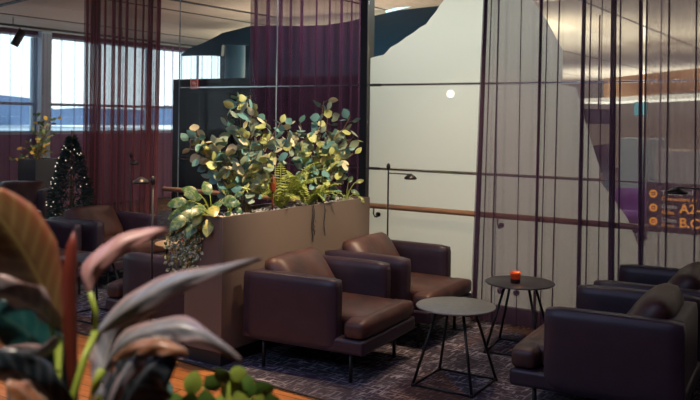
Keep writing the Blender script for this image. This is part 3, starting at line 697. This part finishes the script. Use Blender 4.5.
def bush(name, base, tips, lab, seed, mats, leaf=(.084, .072), per=15, cat='plant', stemr=.006, z0=.965):
    random.seed(seed); t = empty(name, base); tag(t, lab, cat)
    st = MB(); fo = MB()
    for (rx, fy, zz) in tips:
        tip = CR*rx+CF*fy+UP*zz; start = Vector((random.uniform(-.03, .03), random.uniform(-.05, .05), 0))
        mid = (start+tip)/2+UP*.08*zz+CR*(-rx)*.25+rv()*.03
        pts = [bez(start, mid, tip, k/10) for k in range(11)]
        st.tube(pts, [stemr*(1-.7*k/10) for k in range(11)], 5)
        for k in range(per):
            s = .28+.72*(k+random.random()*.6)/per; s = min(s, 1); p = bez(start, mid, tip, s)
            out_ = (CR*random.gauss(0, 1)+CF*random.gauss(0, 1)*.8+UP*random.gauss(.2, .6)).normalized()
            q = p+out_*random.uniform(.015, .07)*(1.25-s*.5)
            st.tube([p, q], .0016, 4, False)
            L, W = leaf[0]*random.uniform(.7, 1.25), leaf[1]*random.uniform(.7, 1.15)
            ax = (out_+rv()*.6+UP*.1).normalized(); side = ax.cross(rv()).normalized()
            fo.mi = random.choices(range(len(mats[0])), mats[1])[0]; fo.blade(q, ax, side, L, W, .12)
    st.build('stems', M['stem'], t); fo.build('foliage', [M[m] for m in mats[0]], t, recalc=False); return t
EUC = (('euc1', 'euc2', 'euc3', 'euc4'), (3, 3, 2.2, 3.4))
b1 = Vector((-3.84, 4.50, .965))
bush('leafy_bush', b1, [(-.38, .0, .60), (-.40, .0, .50), (-.34, .0, .57), (-.30, .05, .40), (-.24, -.05, .52), (-.16, .05, .70), (-.06, 0, .84), (.02, .05, .86), (.06, -.05, .72), (.14, .05, .68), (.24, 0, .66), (.28, .05, .52), (.20, -.05, .45), (-.12, 0, .5), (-.22, 0, .3), (.02, -.06, .5), (.12, 0, .36)], 'large round-leaved silver-green bush in the planter, left of the fern', 21, EUC, per=24)
b2 = Vector((-3.84, 5.42, .965))
bush('leafy_bush', b2, [(-.33, 0, .66), (-.28, .0, .55), (-.18, .05, .66), (-.08, 0, .50), (.02, 0, .84), (.06, .04, .74), (.14, 0, .62), (.24, .02, .72), (.28, 0, .58), (.26, .0, .42), (.0, -.03, .45), (-.2, 0, .42), (.14, -.03, .4)], 'smaller round-leaved pale green bush in the planter, right of the fern', 5, EUC, per=20)
# fern
def fern(name, base, n, L, lab, seed):
    random.seed(seed); t = empty(name, base); tag(t, lab, 'plant')
    st = MB(); fo = MB()
    for i in range(n):
        a = i*2*math.pi/n+random.uniform(-.25, .25); dr = (CR*math.cos(a)+CF*math.sin(a)*.4).normalized(); l = L*random.uniform(.7, 1.1)
        p0 = Vector((0, 0, 0)); p1 = dr*l*.35+UP*l*random.uniform(.55, .85); p2 = dr*l*random.uniform(.45, .95)+UP*l*random.uniform(.25, .85)
        N = 18; pts = [bez(p0, p1, p2, k/N) for k in range(N+1)]
        st.tube(pts, .0022, 4)
        for k in range(2, N+1):
            tg = (pts[k]-pts[k-1]).normalized(); sd = tg.cross(UP).normalized() if abs(tg.dot(UP)) < .98 else CR
            wl = .055*math.sin(math.pi*(.12+.86*k/N))+.006
            for s in (1, -1): fo.blade(pts[k], (sd*s+tg*.35-UP*.15).normalized(), tg, wl, .011, .1, 3)
    st.build('stems', M['gstem'], t); fo.build('fronds', M['fern'], t, recalc=False)
fern('fern', (-3.82, 4.88, .965), 34, .42, 'bushy yellow-green fern in the planter, directly beside the big bush', 2)
fern('fern', (-3.78, 5.16, .965), 18, .32, 'smaller fern in the planter spilling over its rim, nearer the glass', 8)
# broad-leaved variegated plants
def broad(name, base, leaves, m, lab, L=.17, W=.085):
    t = empty(name, base); tag(t, lab, 'plant'); st = MB(); fo = MB()
    for i, (rx, fy, uz, sc_, ym) in enumerate(leaves):
        tip = CR*rx+CF*fy+UP*uz; mid = tip*.55+UP*.07
        pts = [bez(Vector((0, 0, 0)), mid, tip, k/8) for k in range(9)]
        st.tube(pts, .003, 5); ax = (pts[-1]-pts[-3]).normalized(); ax = (ax+Vector((0, 0, -.25))).normalized()
        side = ax.cross(-CF*.9+UP*.5).normalized(); fo.mi = ym; fo.blade(tip, ax, side, L*sc_, W*sc_, .2, 7)
    st.build('stems', M['gstem'], t); fo.build('foliage', m, t, recalc=False); return t
broad('variegated_plant', (-3.86, 4.17, .965), [(-.15, -.08, .03, 1.0, 0), (-.04, -.08, .10, .95, 0), (-.12, .02, .10, .95, 0), (-.08, -.10, .0, .9, 0), (-.02, .03, .16, .85, 0), (-.11, -.05, .06, 1.0, 0), (-.17, .0, .12, .9, 0), (-.06, -.05, .15, .9, 0), (-.10, .02, .17, .8, 0), (.02, -.08, .10, 1.0, 1), (.0, -.10, .02, .95, 1), (-.05, -.10, .05, .8, 1), (.06, .02, .12, .9, 0), (-.14, -.06, -.02, .85, 0), (.08, -.04, .14, .7, 0), (-.2, .02, .05, .8, 0)], [M['agl'], M['agy']], 'broad-leaved variegated plant with a yellow leaf at the planter end', .155, .088)
broad('variegated_plant', (-3.80, 5.74, .965), [(-.08, 0, .06, .8, 0), (.04, 0, .10, .8, 0), (.08, .03, .16, .7, 1), (-.02, -.04, .04, .7, 0), (.10, -.03, .05, .7, 1), (.02, .03, .16, .7, 0), (-.12, .0, .12, .7, 0), (.06, -.05, .01, .6, 0)], [M['agl'], M['agy']], 'small variegated plant at the far planter end beside the glass', .11, .06)
broad('variegated_plant', (-3.84, 4.33, .965), [(-.05, .0, .10, .8, 0), (.03, .0, .14, .7, 0), (.05, -.05, .08, .7, 0), (-.02, .05, .16, .8, 0), (.0, -.06, .05, .6, 0)], [M['agl'], M['agy']], 'dark variegated plant between the trailing vine and the large bush', .11, .06)
# trailing vine
t = empty('trailing_vine', (-3.97, 4.09, .98)); tag(t, 'speckled vine trailing down the planter end left of the yellow leaf', 'plant')
st = MB(); fo = MB(); random.seed(6)
for i in range(15):
    x = random.uniform(-.17, .08); L = random.uniform(.18, .44); p0 = Vector((.05, .03, 0)); p1 = CR*x*.6-CF*.10+UP*.04; p2 = CR*x-CF*.07-UP*L
    pts = [bez(p0, p1, p2, k/12) for k in range(13)]; st.tube(pts, .002, 4)
    for k in range(3, 13):
        for r_ in range(3):
            q = pts[k]+rv()*.02-CF*.01; ax = (rv()*.7-UP*.6-CF*.25).normalized()
            fo.blade(q, ax, ax.cross(-CF+rv()*.4).normalized(), random.uniform(.025, .045), .026, .1, 3)
st.build('stems', M['gstem'], t); fo.build('foliage', M['pothos'], t, recalc=False)
# bare vines hanging over the long side
t = empty('hanging_vine', (-3.69, 5.07, .99)); tag(t, 'two thin bare vine strands hanging down the long side of the planter', 'plant')
for yy, L in ((0, .27), (.02, .22), (.16, .24)):
    q = MB().tube([(-.03, yy, -.005), (.02, yy, .02), (.035, yy+.003, -.05), (.032, yy-.01, -.6*L), (.035, yy+.004, -L)], .003, 5)
    for k in range(5): q.blade(Vector((.034, yy+random.uniform(-.01, .01), -.03-k*L/6)), Vector((.2, random.uniform(-1, 1), -1)).normalized(), Vector((0, 1, .2)).normalized(), .03, .008)
    q.build('strand', M['plinth'], t)
tag(MB().lathe([(.004, 0), (.022, .03), (.026, .07), (.018, .11), (.003, .14)], (-3.80, 4.76, 1.10), 14).tube([(-3.80, 4.76, .965), (-3.80, 4.76, 1.11)], .004, 6).build('flower_spike', M['redleaf']), 'red-brown flower spike rising between the large bush and the fern', 'flower')
# yellow plant in the far planter
pb = Vector((pf.x, pf.y, .965))
YL = (('euc1', 'euc3', 'fern', 'agl'), (5, 2, 4, 5))
M['gold'] = mat('golden_leaf', (.75, .52, .12), .5)
bush('yellow_plant', pb, [(-.02, 0, .75), (.0, .05, .6), (.18, 0, .65), (.2, .05, .48), (-.1, 0, .45), (-.28, 0, .22), (-.42, 0, .0), (.05, 0, .35), (-.18, .0, .3), (.3, 0, .70), (.15, 0, .2), (-.05, 0, .2)], 'loose golden-leaved plant in the grey planter before the windows', 31, (('gold', 'agl', 'euc4'), (4, 5, 3)), leaf=(.075, .05), per=11)
# small decorated conifer
tb_ = at(71, 200, 8.8); t = empty('christmas_tree', (tb_.x, tb_.y, 0)); tag(t, 'small dark conifer dotted with tiny warm lights behind the left armchairs', 'tree')
MB().lathe([(.13, .003), (.16, .22), (.15, .22), (.14, .20)], n=20).build('pot', M['darkwall'], t)
MB().tube([(0, 0, .18), (0, 0, 1.50)], [.02, .010], 8).build('trunk', M['stem'], t)
fo = MB(); random.seed(12)
def trad(z): return .21*min(1, (1.42-z)/.60)**.75*(1 if z > .35 else z/.35)
for k in range(3800):
    z = .22+1.20*random.random()**1.1; a = random.random()*6.283; r = trad(z)*random.random()**.35
    p = Vector((r*math.cos(a), r*math.sin(a), z)); ax = (Vector((math.cos(a), math.sin(a), random.uniform(-.3, .6)))+rv()*.5).normalized()
    fo.blade(p, ax, ax.cross(rv()).normalized(), random.uniform(.04, .07), .016, .05, 2)
fo.build('foliage', M['conifer'], t, recalc=False)
g = MB(); bmesh.ops.create_icosphere(g.bm, subdivisions=1, radius=.005); bulb = g.build('bulb', M['bulb'], t)
random.seed(15)
for k in range(46):
    o = bulb if k == 0 else bulb.copy()
    if k: C.objects.link(o); o.parent = t
    z = .50+.88*random.random(); a = random.uniform(math.pi*1.0, math.pi*2.1); r = trad(z)*1.05+.03
    o.location = (r*math.cos(a), r*math.sin(a), z)

# ------------------------------------------------------------------ foreground plants (close to the camera, out of focus)
def big_leaf(pts, widths, m, parent, roll=0., fold=.3, wav=.0, label=None, up=None):
    "pts (u, v, depth) along the midrib; widths in metres"
    P = [at(*p) for p in pts]; N = 22; b = MB(); rows = []
    def cr(t):
        s = t*(len(P)-1); i = min(int(s), len(P)-2); f = s-i; p0, p1, p2, p3 = P[max(i-1, 0)], P[i], P[i+1], P[min(i+2, len(P)-1)]
        return .5*((2*p1)+(p2-p0)*f+(2*p0-5*p1+4*p2-p3)*f*f+(3*p1-p0-3*p2+p3)*f**3)
    def wd(t):
        s = t*(len(widths)-1); i = min(int(s), len(widths)-2); return widths[i]+(widths[i+1]-widths[i])*(s-i)
    K = 4
    for i in range(N+1):
        t = i/N; p = cr(t); tg = (cr(min(1, t+.02))-cr(max(0, t-.02))).normalized()
        view = (Vector((0, 0, EYE))-p).normalized(); sd = tg.cross(view).normalized(); nr = sd.cross(tg).normalized()
        a = roll; s2 = sd*math.cos(a)+nr*math.sin(a); n2 = nr*math.cos(a)-sd*math.sin(a); row = []
        for k in range(-K, K+1):
            x = k/K*wd(t); row.append(b.bm.verts.new(p+s2*x+n2*(-abs(x)*fold+wav*math.sin(t*17+k*.5)*abs(k/K))))
        rows.append(row)
    for i, (A, B) in enumerate(zip(rows, rows[1:])):
        for k in range(2*K): b.face([A[k], A[k+1], B[k+1], B[k]], [(k/2/K, i/N), ((k+1)/2/K, i/N), ((k+1)/2/K, (i+1)/N), (k/2/K, (i+1)/N)])
    o = b.build('leaf', m, parent, recalc=False)
    md = o.modifiers.new('solid', 'SOLIDIFY'); md.thickness = .0008
    if label: o['label'] = label
    return o
LO = leaf_mat('bronze_leaf', (.15, .085, .035), (.30, .09, .04), (.32, .24, .09), .4, freq=9)
LP = leaf_mat('pink_leaf', (.42, .22, .22), (.30, .13, .13), (.55, .38, .36), .4, freq=7)
LG = leaf_mat('grey_pink_leaf', (.16, .17, .20), (.34, .20, .19), (.40, .36, .36), .3, freq=7)
LD = leaf_mat('dark_leaf', (.012, .020, .028), (.03, .04, .05), (.12, .13, .16), .28, freq=8)
LT = leaf_mat('teal_leaf', (.012, .07, .075), (.010, .045, .05), (.05, .13, .11), .3, freq=8)
LB = leaf_mat('orange_under_leaf', (.30, .11, .04), (.26, .20, .17), (.30, .26, .24), .35, freq=7)
LR = leaf_mat('rolled_red_leaf', (.17, .030, .018), (.14, .025, .018), (.26, .05, .03), .4, freq=2)
D = 1.35
root = at(74, 470, D); t = empty('broad_leaf_plant', root); tag(t, 'large blurred foreground plant with bronze, pink and dark leaves at bottom left', 'plant')
tp = t
big = [
 ([(64, 332, D), (42, 285, D-.02), (16, 240, D-.05), (-14, 200, D-.08)], [.004, .032, .055, .055, .03], LO, -.15, .25, 0, 'bronze leaf with orange edge'),
 ([(88, 292, D+.03), (92, 268, D+.03), (118, 246, D+.04), (146, 234, D+.06), (169, 230, D+.08)], [.004, .017, .019, .016, .012, .001], LP, .2, .45, .004, 'arching pink leaf'),
 ([(96, 333, D), (130, 306, D-.02), (172, 283, D-.04), (215, 270, D-.06), (262, 258, D-.08)], [.004, .020, .024, .014, .008, .0008], LG, .35, .5, .003, 'long grey leaf with pinkish edge'),
 ([(102, 372, D), (128, 340, D-.06), (168, 326, D-.09), (205, 333, D-.10), (242, 362, D-.10)], [.004, .020, .024, .022, .011, .001], LG, .5, .6, .005, None),
 ([(112, 360, D-.10), (138, 347, D-.14), (164, 346, D-.15), (188, 354, D-.15)], [.004, .012, .014, .003], LB, .2, .4, .004, 'short leaf with orange underside'),
 ([(100, 400, D), (108, 350, D+.05), (128, 318, D+.07), (160, 308, D+.09)], [.006, .03, .028, .004], LG, -.4, .5, .004, None),
 ([(112, 440, D-.05), (130, 395, D-.07), (148, 368, D-.08), (176, 350, D-.08)], [.01, .045, .055, .040, .004], LD, .3, .35, .006, 'glossy black-green leaf'),
 ([(104, 425, D-.1), (120, 380, D-.12), (140, 352, D-.13), (172, 337, D-.14)], [.004, .010, .018, .016, .002], LG, .7, .5, .004, None),
 ([(66, 410, D), (48, 365, D-.02), (26, 332, D-.03), (-6, 312, D-.04)], [.01, .03, .040, .040, .02], LT, .2, .25, .003, 'deep teal leaf'),
 ([(58, 332, D-.02), (42, 314, D-.05), (18, 300, D-.08), (-12, 290, D-.10)], [.004, .018, .028, .028, .02], LG, .8, .5, .005, None),
 ([(56, 336, D-.1), (46, 352, D-.1), (16, 356, D-.12), (-14, 362, D-.14)], [.002, .009, .014, .016, .012], LG, .6, .4, .002, None),
 ([(76, 436, D-.1), (48, 396, D-.13), (18, 374, D-.15), (-14, 366, D-.16)], [.006, .024, .030, .030, .02], LD, .5, .45, .004, None),
 ([(70, 440, D-.12), (44, 415, D-.15), (24, 392, D-.17), (8, 380, D-.17)], [.004, .022, .026, .02, .004], LB, -.5, .5, .004, None),
]
def par(o, p): o.parent = p; o.location = -p.location
for pts, wds, m, roll, fold, wav, lab in big: par(big_leaf(pts, wds, m, None, roll, fold, wav, lab), t)
P = [at(u, v, D-.02) for u, v in ((76, 440), (72, 372), (70, 330), (69, 280), (72, 246), (74, 231))]
o = MB().tube(P, [.006, .009, .0115, .0125, .009, .0012], 12).build('rolled_leaf', LR); par(o, t); o['label'] = 'tightly rolled red-brown new leaf'
for pts, r in (([(66, 460), (72, 400), (84, 360), (95, 333)], .0062), ([(95, 335), (96, 312), (90, 292)], .0042), ([(78, 460), (84, 420), (96, 385), (102, 370)], .007), ([(70, 455), (60, 400), (56, 345), (46, 308)], .004), ([(72, 460), (66, 420), (66, 400)], .006), ([(64, 450), (58, 380), (60, 345), (57, 334)], .005), ([(80, 460), (92, 415), (100, 396)], .006)):
    par(MB().tube([at(u, v, D-.10 if v > 350 else D-.03) for u, v in pts], r, 8).build('stem', M['gstem']), t)
# its pot stands on the floor below the frame
o = MB().lathe([(.13, 0), (.17, .35), (.18, .36), (.165, .36), (.15, .33), (.0005, .33)], (root.x, root.y, 0), 32)
o.tube([(root.x, root.y, .32), (root.x, root.y, root.z+.02)], .02, 10)
o2 = o.build('pot', M['planter']); par(o2, t)
# small round-leaved plant
LY = mat('lime_leaf', (.22, .28, .04), .4, col2=(.15, .21, .035), scale=40); LN = mat('deep_green_leaf', (.05, .11, .02), .35, col2=(.09, .16, .03), scale=40); LS = mat('blue_grey_leaf', (.10, .20, .19), .35)
D2 = 1.5; rt = at(225, 520, D2); t = empty('round_leaf_plant', rt); tag(t, 'small lime-green round-leaved plant at the bottom edge, left of centre', 'plant')
st = MB(); fo = MB(); random.seed(19)
lv = [(193, 383, 0, 1, -1.35), (213, 383, 1, .9, -.5), (232, 388, 0, 1.1, -1.0), (238, 374, 0, .8, -.3), (247, 388, 1, 1.0, -1.4), (263, 390, 1, .95, -.2), (164, 393, 2, 1.0, -1.1), (176, 403, 1, .9, -2), (190, 402, 1, .9, -1.2), (206, 402, 1, 1, -1.7), (222, 404, 0, .9, -1), (240, 404, 0, 1, -1.9), (258, 405, 0, .9, -1.2), (272, 404, 1, .9, -1.8), (222, 376, 1, .8, -2.2), (150, 404, 1, .9, -1.6)]
for u, v_, k, s, a in lv:
    p = at(u, v_, D2+random.uniform(-.05, .05)); ax = (CR*math.cos(a)-UP*math.sin(a)+CF*random.uniform(-.3, .3)).normalized()
    side = ax.cross(-CF+rv()*.45).normalized(); L = .046*s
    fo.mi = k; fo.blade(p-ax*L/2-rt, ax, side, L, L*.78, .12, 7)
    st.tube([Vector((0, 0, 0)), (p-rt)*.5+UP*.02, p-ax*L/2-rt], .0016, 5)
st.build('stems', M['gstem'], t); fo.build('foliage', [LY, LN, LS], t, recalc=False)
MB().lathe([(.07, -rt.z), (.09, -.03), (.095, -.02), (.085, -.02), (.08, -.05), (.0005, -.05)], n=28).tube([(0, 0, -.06), (0, 0, .005)], .006, 8).build('pot', M['planter'], t)
